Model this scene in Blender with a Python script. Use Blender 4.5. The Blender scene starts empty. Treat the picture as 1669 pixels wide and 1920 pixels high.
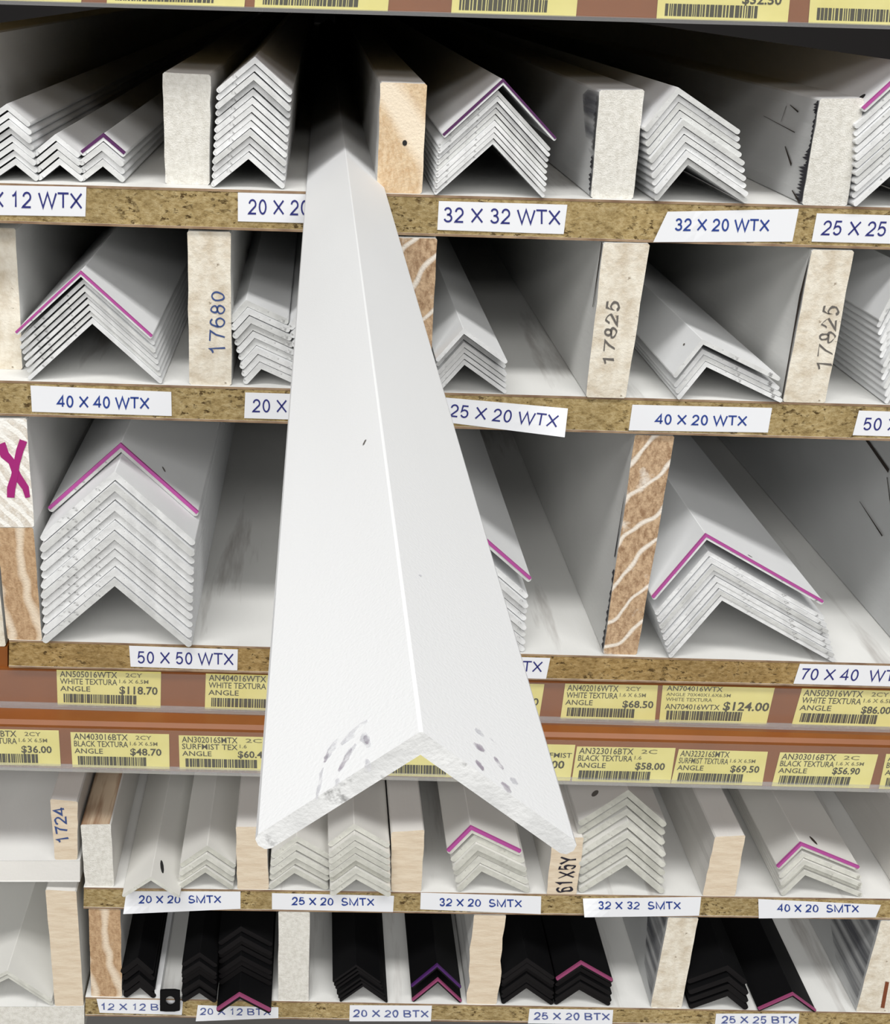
import bpy, bmesh, math, random
from mathutils import Vector
random.seed(7)
sc = bpy.context.scene
COL = sc.collection

# ---------------------------------------------------------------- camera
F = 2300.0
TH, PH, PS, Z0 = math.radians(23.4), math.radians(1.28), math.radians(1.0), 0.554
def yawed(x, y, z):
    return Vector((x*math.cos(PS)+y*math.sin(PS), -x*math.sin(PS)+y*math.cos(PS), z))
FW = yawed(0, math.cos(TH), -math.sin(TH))
_r, _u = yawed(1, 0, 0), yawed(0, math.sin(TH), math.cos(TH))
RT = math.cos(PH)*_r + math.sin(PH)*_u
UP = -math.sin(PH)*_r + math.cos(PH)*_u
CAM = -Z0*FW
cd = bpy.data.cameras.new('camera')
cam = bpy.data.objects.new('camera', cd)
COL.objects.link(cam)
from mathutils import Matrix
m = Matrix((RT, UP, -FW)).transposed().to_4x4()
m.translation = CAM
cam.matrix_world = m
cd.sensor_fit = 'HORIZONTAL'
cd.sensor_width = 36.0
cd.lens = F/1669*36.0
cd.clip_start = 0.01
sc.camera = cam

# ---------------------------------------------------------------- world, lights, exposure
w = bpy.data.worlds.new('world')
sc.world = w
w.use_nodes = True
w.node_tree.nodes['Background'].inputs[0].default_value = (0.93, 0.97, 1.0, 1)
w.node_tree.nodes['Background'].inputs[1].default_value = 0.115
def area(name, loc, sx, sy, power, col=(1.0, 0.985, 0.96)):
    l = bpy.data.lights.new(name, 'AREA')
    l.shape = 'RECTANGLE'; l.size = sx; l.size_y = sy; l.energy = power; l.color = col
    o = bpy.data.objects.new(name, l); COL.objects.link(o); o.location = loc
    return o
# rows of fluorescent ceiling fittings along the aisle plus an added far fill, all facing straight down
area('ceiling_light', (0.0, -1.15, 2.3), 3.0, 0.45, 70)
area('ceiling_light', (0.0, -3.7, 2.4), 5.0, 1.6, 165)
area('ceiling_light', (0.0, -7.2, 2.5), 6.0, 1.6, 380)  # far row added as low-angle fill for the rack interior
sc.view_settings.view_transform = 'Standard'
sc.view_settings.look = 'None'
sc.view_settings.gamma = 1.0
sc.view_settings.use_curve_mapping = False
sc.view_settings.exposure = 0.06

# ---------------------------------------------------------------- geometry helpers
NW = {'12': 'twelve', '20': 'twenty', '25': 'twenty-five', '32': 'thirty-two', '40': 'forty', '50': 'fifty', '70': 'seventy'}
import re
def words(s):
    return re.sub(r'(\d\d) X (\d\d)', lambda m_: NW[m_.group(1)]+'-by-'+NW[m_.group(2)], s)
DX = -0.0828                                # boards run slightly askew to the shelf front
DEPTH = 2.0
def U(px, py, Y=0.0):
    a, b = (px-834.5)/F, -(py-960)/F
    d = FW + a*RT + b*UP
    t = (Y-CAM.y)/d.y
    return CAM + t*d
LINES = {1: (343, .0275), 2: (713, .0275), 3: (1199, .027), 4: (1661, .0142), 5: (1866, .0195),
         'la': (1612, 0.0), 'lb': (1886, 0.0)}
ZL = {}
for k, (c, s) in LINES.items():
    xa, xb = (0, 1669) if isinstance(k, int) else (0, 150)
    if k in (4, 5): xa = 160
    A, B = U(xa, c+s*xa), U(xb, c+s*xb)
    ZL[k] = (A.x, A.z, (B.z-A.z)/(B.x-A.x))
DZC = DX*sum(ZL[q][2] for q in (1, 2, 3, 4, 5))/5        # the same slight rise for every board and shelf
def shelf_z(row, x):
    x0, z0, g = ZL[row]
    return z0 + g*(x-x0)
def solveY(row, px, py):
    Y = 0.0
    for _ in range(8):
        P = U(px, py, Y)
        d = (P-CAM)
        zt = shelf_z(row, P.x)
        t = (zt-CAM.z)/d.z
        Y = CAM.y + t*d.y
    return Y
def mesh_obj(name, verts, faces, mats, parent=None, loc=None, mi=None, smooth=False):
    me = bpy.data.meshes.new(name)
    me.from_pydata([tuple(v) for v in verts], [], faces)
    for mm in (mats if isinstance(mats, (list, tuple)) else [mats]):
        me.materials.append(mm)
    if mi:
        for p, i in zip(me.polygons, mi): p.material_index = i
    bm = bmesh.new(); bm.from_mesh(me)
    bmesh.ops.recalc_face_normals(bm, faces=bm.faces)
    bm.to_mesh(me); bm.free()
    if smooth:
        for p in me.polygons: p.use_smooth = True
    me.update()
    o = bpy.data.objects.new(name, me); COL.objects.link(o)
    if loc is not None: o.location = loc
    if parent is not None: o.parent = parent
    return o
def tag(o, label=None, cat=None, group=None, kind=None):
    if label: o['label'] = label
    if cat: o['category'] = cat
    if group: o['group'] = group
    if kind: o['kind'] = kind
    return o
def empty(name, loc=(0, 0, 0)):
    o = bpy.data.objects.new(name, None); COL.objects.link(o); o.location = loc
    o.empty_display_size = .01
    return o
def prism(pts, y0, y1, dx, dz=0.0):
    """pts: list of (x,z); ring at y0, ring at y1 shifted by dx*(y1-y0). face 0 = front cap"""
    n = len(pts)
    v = [(x, y0, z) for x, z in pts] + [(x+dx*(y1-y0), y1, z+dz*(y1-y0)) for x, z in pts]
    f = [tuple(range(n)), tuple(range(2*n-1, n-1, -1))]
    f += [(i, (i+1) % n, (i+1) % n+n, i+n) for i in range(n)]
    return v, f

# ---------------------------------------------------------------- materials
def srgb(r, g, b):
    def c(x):
        x /= 255.0
        return x/12.92 if x <= .04045 else ((x+.055)/1.055)**2.4
    return (c(r), c(g), c(b), 1)
class N:
    def __init__(s, name):
        s.m = bpy.data.materials.new(name); s.m.use_nodes = True
        s.t = s.m.node_tree; s.b = s.t.nodes['Principled BSDF']; s.co = None
    def n(s, typ, **kw):
        x = s.t.nodes.new(typ)
        for k, v in kw.items(): setattr(x, k, v)
        return x
    def l(s, a, b): s.t.links.new(a, b)
    def coord(s, scale=(1, 1, 1), rot=(0, 0, 0), which='Object'):
        if s.co is None: s.co = s.n('ShaderNodeTexCoord')
        mp = s.n('ShaderNodeMapping'); mp.inputs['Scale'].default_value = scale; mp.inputs['Rotation'].default_value = rot
        s.l(s.co.outputs[which], mp.inputs[0]); return mp.outputs[0]
    def noise(s, vec, scale, detail=3, rough=.55):
        x = s.n('ShaderNodeTexNoise'); x.inputs['Scale'].default_value = scale
        x.inputs['Detail'].default_value = detail; x.inputs['Roughness'].default_value = rough
        s.l(vec, x.inputs['Vector']); return x.outputs[0]
    def ramp(s, fac, stops):
        x = s.n('ShaderNodeValToRGB'); e = x.color_ramp.elements
        e[0].position, e[0].color = stops[0]; e[1].position, e[1].color = stops[-1]
        for p, c in stops[1:-1]:
            q = e.new(p); q.color = c
        s.l(fac, x.inputs[0]); return x.outputs[0]
    def mix(s, fac, a, b):
        x = s.n('ShaderNodeMix', data_type='RGBA')
        if isinstance(fac, float): x.inputs[0].default_value = fac
        else: s.l(fac, x.inputs[0])
        for v, i in ((a, 6), (b, 7)):
            if isinstance(v, tuple): x.inputs[i].default_value = v
            else: s.l(v, x.inputs[i])
        return x.outputs[2]
    def bump(s, h, strength, dist):
        x = s.n('ShaderNodeBump'); x.inputs['Strength'].default_value = strength; x.inputs['Distance'].default_value = dist
        s.l(h, x.inputs['Height']); s.l(x.outputs[0], s.b.inputs['Normal'])
    def done(s, col, rough=.6, spec=.3):
        if isinstance(col, tuple): s.b.inputs['Base Color'].default_value = col
        else: s.l(col, s.b.inputs['Base Color'])
        s.b.inputs['Roughness'].default_value = rough
        s.b.inputs['Specular IOR Level'].default_value = spec
        return s.m
W0, W1 = (0, 0, 0, 1), (1, 1, 1, 1)
def coat(name, col, dirt=(.35, .35, .36, 1), amount=.72, rough=.5):
    k = N(name); v = k.coord()
    st = k.coord((1, .15, 1))
    d = k.ramp(k.noise(st, 160, 4), [(amount, W0), (amount+.08, W1)])
    soft = k.ramp(k.noise(st, 25, 2), [(.3, tuple(c*.94 for c in col[:3])+(1,)), (.7, col)])
    c = k.mix(d, soft, dirt)
    k.bump(k.noise(v, 2200, 2), .12, .0003)
    return k.done(c, rough, .35 if col[0] > .1 else .12)
def cut_end(name, col, dirt, a=.60, edge=(.6, .6, .6, 1)):
    k = N(name); v = k.coord((1, 1, 1), (0, .6, 0))
    d = k.ramp(k.noise(v, 260, 5, .65), [(a, W0), (a+.10, W1)])
    soft = k.ramp(k.noise(v, 120, 3), [(.35, tuple(c*.80 for c in col[:3])+(1,)), (.6, col)])
    oi = k.n('ShaderNodeObjectInfo')
    tone = k.ramp(oi.outputs['Random'], [(0.0, (.78, .78, .76, 1)), (.45, (.95, .95, .95, 1)), (1.0, W1)])
    mu = k.n('ShaderNodeMix', data_type='RGBA', blend_type='MULTIPLY'); mu.inputs[0].default_value = 1
    k.l(soft, mu.inputs[6]); k.l(tone, mu.inputs[7])
    c = k.mix(d, mu.outputs[2], dirt)
    k.bump(k.noise(v, 1500, 3), .25, .0004)
    return k.done(c, .65, .2)
M = {}
M['white'] = coat('white_powder_coat', (.80, .81, .82, 1), amount=.80)
M['white_end'] = cut_end('white_cut_end', (.78, .79, .79, 1), (.26, .26, .26, 1), .59)
M['cream'] = coat('cream_powder_coat', (.72, .715, .68, 1), amount=.80)
M['cream_end'] = cut_end('cream_cut_end', (.66, .66, .60, 1), (.36, .35, .31, 1), .60)
M['black'] = coat('black_powder_coat', (.004, .004, .0045, 1), (.012, .012, .012, 1), .74, .6)
M['black_end'] = cut_end('black_cut_end', (.006, .005, .0055, 1), (.03, .028, .025, 1), .70)
M['magenta'] = N('magenta_marker').done(srgb(172, 78, 148), .5)
M['magenta_dim'] = N('dull_magenta_marker').done(srgb(142, 66, 104), .5)
M['magenta_pen'] = N('magenta_pen').done(srgb(158, 38, 114), .5)
M['purple'] = N('dark_purple_marker').done(srgb(80, 38, 84), .5)
M['violet'] = N('violet_marker').done(srgb(72, 34, 96), .45)
def particle(name, tint):
    k = N(name)
    v = k.coord((1, 1, 1)); st = k.coord((.62, 1, 1), (0, .12, 0))
    base = k.ramp(k.noise(st, 520, 6, .75), [(.30, srgb(122, 102, 66)), (.48, srgb(168, 147, 102)), (.72, srgb(204, 186, 144))])
    big = k.ramp(k.noise(v, 45, 3), [(.35, tuple(.78*x for x in tint)+(1,)), (.65, tuple(tint)+(1,))])
    mm = k.n('ShaderNodeMix', data_type='RGBA', blend_type='MULTIPLY'); mm.inputs[0].default_value = 1
    k.l(base, mm.inputs[6]); k.l(big, mm.inputs[7])
    spk = k.ramp(k.noise(st, 480, 5, .65), [(.56, W0), (.63, W1)])
    clus = k.ramp(k.noise(v, 90, 3, .6), [(.42, W0), (.56, W1)])
    ml = k.n('ShaderNodeMath', operation='MULTIPLY'); k.l(spk, ml.inputs[0]); k.l(clus, ml.inputs[1])
    hgt = k.n('ShaderNodeMath', operation='SUBTRACT'); k.l(k.noise(st, 520, 6, .75), hgt.inputs[0]); k.l(ml.outputs[0], hgt.inputs[1])
    k.bump(hgt.outputs[0], .7, .0008)
    return k.done(k.mix(ml.outputs[0], mm.outputs[2], srgb(84, 66, 40)), .85, .1)
M['board'] = particle('particle_board', (1.0, .99, .97))
M['board_brown'] = particle('brown_particle_board', (.90, .80, .68))
k = N('laminate_edge'); v = k.coord()
M['lam_brown'] = k.done(k.ramp(k.noise(v, 90, 3), [(.3, srgb(118, 92, 72)), (.7, srgb(164, 140, 112))]), .7)
def painted(name, col, stain, a, along=.10, scale=45):
    k = N(name); v = k.coord((1, along, 1)); v2 = k.coord((1, .5, 1))
    c1 = k.ramp(k.noise(v2, 14, 3), [(.3, tuple(x*.86 for x in col[:3])+(1,)), (.7, col)])
    d = k.ramp(k.noise(v, scale, 5, .6), [(a, W0), (a+.12, W1)])
    k.bump(k.noise(k.coord((1, .2, 1)), 500, 4), .2, .0006)
    return k.done(k.mix(d, c1, stain), .6, .25)
M['lam_white'] = painted('white_laminate', (.76, .76, .74, 1), (.40, .38, .36, 1), .61)
M['side'] = painted('painted_timber_side', (.72, .72, .70, 1), (.30, .30, .30, 1), .67)
M['side_stained'] = painted('stained_timber_side', (.64, .65, .65, 1), (.12, .12, .13, 1), .62, .10, 42)
M['side_cream'] = painted('cream_timber_side', (.76, .745, .71, 1), (.45, .42, .38, 1), .70)
M['side_raw'] = painted('raw_streaked_timber', srgb(206, 186, 160), srgb(120, 78, 46), .47, .10, 60)
def end_paint(name, col, low, dark, a, sc_=180, bmp=.5, rot=(0, 0, 0), stretch=(1, 1, 1)):
    k = N(name); v = k.coord(stretch, rot)
    c1 = k.ramp(k.noise(v, sc_, 5, .65), [(.34, low), (.60, col)])
    d = k.ramp(k.noise(k.coord(stretch, rot), sc_*2.2, 4, .6), [(a, W0), (a+.07, W1)])
    k.bump(k.noise(v, sc_*4, 4, .7), bmp, .0012)
    return k.done(k.mix(d, c1, dark), .85, .12)
M['e_rough'] = end_paint('rough_white_board_end', srgb(232, 230, 223), srgb(212, 209, 200), srgb(150, 144, 134), .68, 420, .55)
M['e_paint'] = end_paint('painted_board_end', srgb(226, 220, 206), srgb(198, 186, 166), srgb(120, 104, 84), .67, 110, .4)
M['e_tan'] = end_paint('tan_board_end', srgb(220, 206, 184), srgb(206, 188, 164), srgb(176, 152, 126), .70, 120, .2, (0, .7, 0), (.6, 1, 3))
def grain_end(name, light, dark, paint, rot, scale, a, wide=.5, dist=3.5, soft=.12):
    k = N(name); v = k.coord((1, 1, 1), (0, rot, 0))
    wv = k.n('ShaderNodeTexWave', wave_type='BANDS', bands_direction='X'); wv.inputs['Scale'].default_value = scale
    wv.inputs['Distortion'].default_value = dist; wv.inputs['Detail'].default_value = 2; wv.inputs['Detail Scale'].default_value = 1.2
    k.l(v, wv.inputs[0])
    c = k.ramp(k.noise(k.coord((1, 1, .5), (0, rot, 0)), 500, 5, .7), [(.35, dark), (.6, light)])
    pm = k.ramp(wv.outputs[1], [(a, W0), (min(1, a+soft), W1)])
    p2 = k.ramp(k.noise(v, 70, 4), [(wide, W0), (wide+.12, W1)])
    mx = k.n('ShaderNodeMath', operation='MAXIMUM'); k.l(pm, mx.inputs[0]); k.l(p2, mx.inputs[1])
    k.bump(k.noise(v, 900, 4), .4, .001)
    return k.done(k.mix(mx.outputs[0], c, paint), .8, .15)
M['e_pine'] = grain_end('pine_end_grain', srgb(212, 190, 158), srgb(190, 160, 124), srgb(228, 214, 192), .45, 11, .50, .60, 5.0, .4)
M['e_pine_worn'] = grain_end('worn_painted_pine_end', srgb(198, 170, 138), srgb(146, 116, 88), srgb(232, 224, 212), -.80, 24, .90, .60, 6.0, .10)
M['e_pine_brown'] = grain_end('brown_timber_end', srgb(192, 162, 128), srgb(160, 128, 96), srgb(220, 204, 182), .10, 22, .60, .64, 6.0, .40)
M['e_hatched'] = grain_end('hatched_white_end', srgb(226, 222, 214), srgb(206, 196, 182), srgb(240, 238, 232), .7, 60, .55, .55)
k = N('brown_enamel'); v = k.coord()
M['rail'] = k.done(k.ramp(k.noise(v, 30, 3), [(.3, srgb(124, 70, 26)), (.7, srgb(136, 78, 30))]), .42, .4)
M['paper'] = N('white_paper').done(srgb(228, 230, 234), .55, .35)
M['ink'] = N('blue_ink').done(srgb(42, 66, 140), .6)
M['ink_navy'] = N('navy_ink').done(srgb(46, 50, 118), .6)
M['ink_pale'] = N('faded_blue_ink').done(srgb(86, 98, 150), .6)
M['pen_blue'] = N('blue_pen').done(srgb(60, 80, 130), .6)
M['pen_grey'] = N('grey_pencil').done(srgb(100, 96, 92), .7)
M['pen_black'] = N('black_marker').done(srgb(38, 36, 48), .6)
k = N('yellow_paper'); v = k.coord()
M['yellow'] = k.done(k.ramp(k.noise(v, 60, 2), [(.3, srgb(222, 213, 130)), (.7, srgb(231, 223, 146))]), .5, .35)
M['print'] = N('tag_print').done(srgb(58, 56, 34), .6)
M['print_soft'] = N('tag_print_soft').done(srgb(104, 100, 58), .6)
M['dark'] = N('dark_steel').done((.02, .018, .018, 1), .8)
M['hole'] = N('hole_dark').done((.02, .02, .02, 1), .9)
def smudge(name, col, a, sc_=900, st_=(1, 1, 1), soft=.12):
    k = N(name); v = k.coord(st_); c = k.done(col, .7)
    al = k.ramp(k.noise(v, sc_, 3, .6), [(a, W0), (a+soft, W1)])
    k.l(al, k.b.inputs['Alpha']); return k.m
M['scuff'] = smudge('grey_scuff', srgb(204, 204, 210), .36, 500, soft=.4)
M['scuff_dark'] = smudge('dark_scuff', srgb(158, 148, 162), .33, 500, soft=.4)
M['flake'] = N('black_flaking').done(srgb(52, 52, 58), .8)
M['smear'] = smudge('black_smear', srgb(88, 90, 98), .38, 130, (1, .06, 1), .35)
M['crack'] = N('dark_crack').done(srgb(56, 48, 42), .8)
def clear(name, tint, haze, gl):
    k = N(name); t = k.t; t.nodes.remove(k.b); out = t.nodes['Material Output']
    tr = k.n('ShaderNodeBsdfTransparent'); tr.inputs[0].default_value = tint
    di = k.n('ShaderNodeBsdfDiffuse'); di.inputs[0].default_value = (.8, .8, .8, 1)
    gs = k.n('ShaderNodeBsdfGlossy'); gs.inputs['Roughness'].default_value = .12
    a = k.n('ShaderNodeMixShader'); a.inputs[0].default_value = haze; k.l(tr.outputs[0], a.inputs[1]); k.l(di.outputs[0], a.inputs[2])
    b = k.n('ShaderNodeMixShader'); b.inputs[0].default_value = gl; k.l(a.outputs[0], b.inputs[1]); k.l(gs.outputs[0], b.inputs[2])
    k.l(b.outputs[0], out.inputs[0]); return k.m
M['clear'] = clear('clear_plastic_cover', (1, 1, 1, 1), .04, .03)
M['lip'] = clear('clear_plastic_lip', (.9, .9, .92, 1), .20, .10)

# ---------------------------------------------------------------- text
_tc = {}
def arc(cx, cy, rx, ry, a0, a1, n=10):
    return [(cx+rx*math.cos(math.radians(a0+(a1-a0)*i/n)), cy+ry*math.sin(math.radians(a0+(a1-a0)*i/n))) for i in range(n+1)]
_six = [arc(.385, .31, .25, .31, 0, 360, 16), arc(.41, .5, .275, .5, 48, 190, 9)]
GL = {'0': (.77, [arc(.385, .5, .25, .5, 0, 360, 18)]), '1': (.77, [[(.16, .76), (.30, .82), (.40, 1), (.40, 0)]]),
      '2': (.77, [arc(.385, .70, .25, .30, 175, -35, 10)+[(.13, .05), (.10, 0), (.66, 0)]]),
      '3': (.77, [arc(.37, .755, .22, .245, 165, -90, 9)+[(.30, .51)], arc(.37, .26, .26, .26, 90, -165, 10)]),
      '4': (.77, [[(.52, 0), (.52, 1), (.07, .29), (.70, .29)]]),
      '5': (.77, [[(.62, 1), (.21, 1), (.14, .50)]+arc(.37, .32, .26, .32, 125, -155, 10)]),
      '6': (.77, _six), '7': (.77, [[(.09, 1), (.67, 1), (.45, .62), (.29, 0)]]),
      '8': (.77, [arc(.385, .76, .205, .24, 0, 360, 14), arc(.385, .26, .255, .26, 0, 360, 14)]),
      '9': (.77, [[(.77-x, 1-y) for x, y in p] for p in _six]),
      'X': (.92, [[(.08, 1), (.84, 0)], [(.84, 1), (.08, 0)]]), 'W': (1.30, [[(.04, 1), (.34, 0), (.65, 1), (.96, 0), (1.26, 1)]]),
      'T': (.85, [[(.04, 1), (.81, 1)], [(.425, 1), (.425, 0)]]), 'M': (1.16, [[(.12, 0), (.12, 1), (.58, 0), (1.04, 1), (1.04, 0)]]),
      'S': (.92, [arc(.45, .75, .29, .25, 25, 250, 9)+arc(.46, .25, .31, .26, 72, -160, 10)]),
      'B': (.92, [[(.13, 0), (.13, 1), (.50, 1)]+arc(.52, .755, .22, .245, 90, -90, 7)+[(.13, .51)], [(.50, .51)]+arc(.54, .255, .27, .255, 90, -90, 7)+[(.13, 0)]]),
      'Y': (.90, [[(.05, 1), (.45, .45), (.85, 1)], [(.45, .45), (.45, 0)]]), ' ': (.36, [])}
def ribbon(pl, hw, vs, fs):
    closed = len(pl) > 3 and abs(pl[0][0]-pl[-1][0])+abs(pl[0][1]-pl[-1][1]) < 1e-6
    n = len(pl); b = len(vs)
    for i, (x, y) in enumerate(pl):
        p0 = pl[i-1] if i else (pl[-2] if closed else None)
        p1 = pl[i+1] if i < n-1 else (pl[1] if closed else None)
        ds = []
        for a_, c_ in ((p0, (x, y)), ((x, y), p1)):
            if a_ and c_:
                L = math.hypot(c_[0]-a_[0], c_[1]-a_[1]) or 1
                ds.append(((c_[0]-a_[0])/L, (c_[1]-a_[1])/L))
        tx, ty = sum(d[0] for d in ds), sum(d[1] for d in ds)
        L = math.hypot(tx, ty) or 1
        nx, ny = -ty/L, tx/L
        k_ = hw/max(.42, abs(nx*-ds[0][1]+ny*ds[0][0]))
        vs += [(x+nx*k_, y+ny*k_), (x-nx*k_, y-ny*k_)]
        if i: fs.append((b+2*i-2, b+2*i-1, b+2*i+1, b+2*i))
def text2d(s, bold=0.0, shear=0.0):
    key = (s, bold, shear)
    if key in _tc: return _tc[key]
    if all(c in GL for c in s):
        sw = .105+bold*3.2; vs, fs = [], []; cx = 0
        for c in s:
            adv, pls = GL[c]
            for pl in pls:
                ribbon([(cx+x, sw/2+y*(1-sw)) for x, y in pl], sw/2, vs, fs)
            cx += adv+.03
        x0, x1 = min(v[0] for v in vs), max(v[0] for v in vs)
        vs = [((x-x0)/(x1-x0)+shear*(y-.5)*.17, y) for x, y in vs]
        _tc[key] = (vs, fs); return vs, fs
    cu = bpy.data.curves.new('t', 'FONT'); cu.body = s; cu.resolution_u = 2
    cu.offset = bold; cu.shear = shear; cu.space_word = 1.0
    ob = bpy.data.objects.new('t', cu); COL.objects.link(ob)
    dg = bpy.context.evaluated_depsgraph_get()
    me = bpy.data.meshes.new_from_object(ob.evaluated_get(dg))
    vs = [(v.co.x, v.co.y) for v in me.vertices]; fs = [tuple(p.vertices) for p in me.polygons]
    bpy.data.objects.remove(ob); bpy.data.curves.remove(cu); bpy.data.meshes.remove(me)
    x0, x1 = min(v[0] for v in vs), max(v[0] for v in vs)
    vs = [((x-x0)/(x1-x0), y/0.73) for x, y in vs]
    _tc[key] = (vs, fs); return vs, fs
def bil(q, u, v):
    """q: TL TR BR BL pixels; u right, v up"""
    tl, tr, br, bl = q
    return tuple((1-v)*((1-u)*bl[i]+u*br[i]) + v*((1-u)*tl[i]+u*tr[i]) for i in (0, 1))
def text_obj(name, s, quad, Y, mat, parent, bold=0.0, shear=0.0, yfun=None, off=.00012, wob=0.0):
    vs, fs = text2d(s, bold, shear)
    out = []
    for u, v in vs:
        p = bil(quad, u, v)
        if wob: p = (p[0]+wob*math.sin(u*37+v*5), p[1]+wob*math.sin(u*23+v*9+1))
        y = Y-off-(yfun(*p) if yfun else 0.0)
        out.append(U(p[0], p[1], y))
    o = mesh_obj(name, out, fs, mat, parent)
    return o

# ---------------------------------------------------------------- setting
back_y = DEPTH+.06
o = mesh_obj('wall_back', *prism([(-3.4, -1.0), (3.4, -1.0), (3.4, 1.2), (-3.4, 1.2)], back_y, back_y+.02, 0), M['dark'])
tag(o, kind='structure')
k = N('concrete_floor'); v = k.coord()
o = mesh_obj('floor', *prism([(-3.5, -1.05), (3.5, -1.05), (3.5, -1.0), (-3.5, -1.0)], -5.5, back_y+.3, 0),
             k.done(k.ramp(k.noise(v, 3, 4), [(.3, (.22, .21, .20, 1)), (.7, (.28, .27, .26, 1))]), .5))
tag(o, kind='structure')

# ---------------------------------------------------------------- shelf boards
def shelf(row, xa, xb, bot, label, front='board', lam=True):
    c, s = LINES[row]; cb, sb = bot
    P = lambda x, c_, s_: U(x, c_+s_*x)
    tl, tr, br, bl = P(xa, c, s), P(xb, c, s), P(xb, cb, sb), P(xa, cb, sb)
    root = empty('shelf_board', ((tl.x+tr.x)/2, 0, (bl.z+br.z)/2))
    tag(root, words(label), 'shelf', 'rack shelf boards')
    t = .0010 if lam else .0004
    O = root.location
    def pr(pts, mats, name, y0=0.0, mi=None):
        v, f = prism([(a-O.x, b-O.z) for a, b in pts], y0, DEPTH, DX, DZC)
        return mesh_obj(name, v, f, mats, root, mi=mi)
    core = [(tl.x, tl.z-t), (tr.x, tr.z-t), (br.x, br.z+t), (bl.x, bl.z+t)]
    pr(core, M[front], 'particle_core')
    lt = pr([(tl.x, tl.z), (tr.x, tr.z), (tr.x, tr.z-t), (tl.x, tl.z-t)], [M['lam_white'], M['lam_brown']], 'top_laminate', -.0002,
            [1 if lam else 0]+[0]*5)
    pr([(bl.x, bl.z+t), (br.x, br.z+t), (br.x, br.z), (bl.x, bl.z)], [M['lam_white'], M['lam_brown']], 'bottom_laminate', -.0002,
       [1 if lam else 0]+[0]*5)
    return root
shelf(1, -1000, 2700, (418, .030), 'speckled particle board shelf carrying the 12 X 12 and 32 X 32 WTX labels')
shelf(2, -1000, 2700, (779, .0285), 'speckled particle board shelf carrying the 40 X 40 and 40 X 20 WTX labels')
shelf(3, 17, 2700, (1251, .0235), 'brown particle board shelf carrying the 50 X 50 and 70 X 40 WTX labels', 'board_brown')
shelf(4, 157, 2700, (1701, .0138), 'particle board shelf carrying the SMTX labels')
shelf(5, 160, 2700, (1902, .0155), 'particle board shelf carrying the BTX labels below the black angles')
shelf('la', -1000, 150, (1653, 0), 'white painted shelf beside the board numbered 1724', 'side_cream', False)
shelf('lb', -1000, 158, (1934, 0), 'rough white shelf under the large cream angle beside the tan board', 'e_rough', False)

# ---------------------------------------------------------------- price rails
def band(xa, xb, top, bot, Y):
    f = lambda x, l: U(x, l[0]+l[1]*x, Y)
    return f(xa, top), f(xb, top), f(xb, bot), f(xa, bot)
def slab(name, corners, y0, y1, mat, parent):
    v, f = prism([(p.x, p.z) for p in corners], y0, y1, 0)
    return mesh_obj(name, v, f, mat, parent)
YU, YLO, YT = .003, -.011, -.006
# double rail under the third shelf
rail = empty('price_rail', (0, .02, -.11)); tag(rail, 'brown double price rail with yellow tags below the 50 X 50 WTX shelf', 'price rail')
rail.location = (0, 0, 0)
tl, tr, br, bl = band(-1000, 2700, (1252.2, .0235), (1323, .028), YU)
z_led = (bl.z+br.z)/2
slab('upper_face', (tl, tr, br, bl), YU, YU+.03, M['rail'], rail)
a, b, c_, d_ = band(-1000, 2700, (1354, .024), (1438, .0255), YLO)
# stepped lower beam: ledge then face
v = []
xs = (bl.x, br.x)
prof = lambda i: [(YU+.03, (bl, br)[i].z), (YU-.0005, (bl, br)[i].z), (YLO+.002, (a, b)[i].z+.0006), (YLO, (a, b)[i].z-.001), (YLO, (d_, c_)[i].z), (YU+.03, (d_, c_)[i].z)]
v = [(xs[0], y, z) for y, z in prof(0)] + [(xs[1], y, z) for y, z in prof(1)]
f = [tuple(range(6)), tuple(range(11, 5, -1))] + [(i, (i+1) % 6, (i+1) % 6+6, i+6) for i in range(6)]
mesh_obj('lower_beam', v, f, M['rail'], rail)
slab('clear_lip', band(-1000, 2700, (1319, .028), (1325, .028), YU-.0022), YU-.0034, YU-.0001, M['lip'], rail)
slab('clear_lip', band(-1000, 2700, (1434, .0255), (1441, .0255), YLO-.0022), YLO-.0034, YLO-.0001, M['lip'], rail)
slab('clear_cover', band(-1000, 2700, (1256, .0235), (1318, .028), YU-.0022), YU-.0026, YU-.0022, M['clear'], rail)
slab('clear_cover', band(-1000, 2700, (1362, .024), (1433, .0255), YLO-.0022), YLO-.0026, YLO-.0022, M['clear'], rail)
# rail above the first row
rail2 = empty('price_rail'); tag(rail2, 'brown price rail with yellow tags over the 32 X 32 WTX stack', 'price rail')
slab('rail_face', band(-1000, 2700, (-140, .028), (1, .028), YT), YT, YT+.03, M['rail'], rail2)
slab('clear_lip', band(-1000, 2700, (-1, .028), (8, .028), YT-.0022), YT-.0034, YT+.004, M['lip'], rail2)
slab('clear_cover', band(-1000, 2700, (-120, .028), (-2, .028), YT-.0022), YT-.0026, YT-.0022, M['clear'], rail2)
tl, tr, br, bl = band(-1000, 2700, (-60, .028), (1, .028), YT)
deck = slab('light_block_deck', (tl, tr, br, bl), YT+.0305, DEPTH, M['board'], None)  # added board that keeps overhead light out of the first row
tag(deck, 'particle board deck added over the first row of angles to block light', 'deck')
# brown upright at the left end of the third shelf
up = empty('rack_upright'); tag(up, 'brown enamelled rack upright at the end of the 50 X 50 WTX shelf', 'upright')
slab('upright_face', band(-80, 14, (1213, .0), (1322, .0), .004), .004, .03, M['rail'], up)

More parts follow.
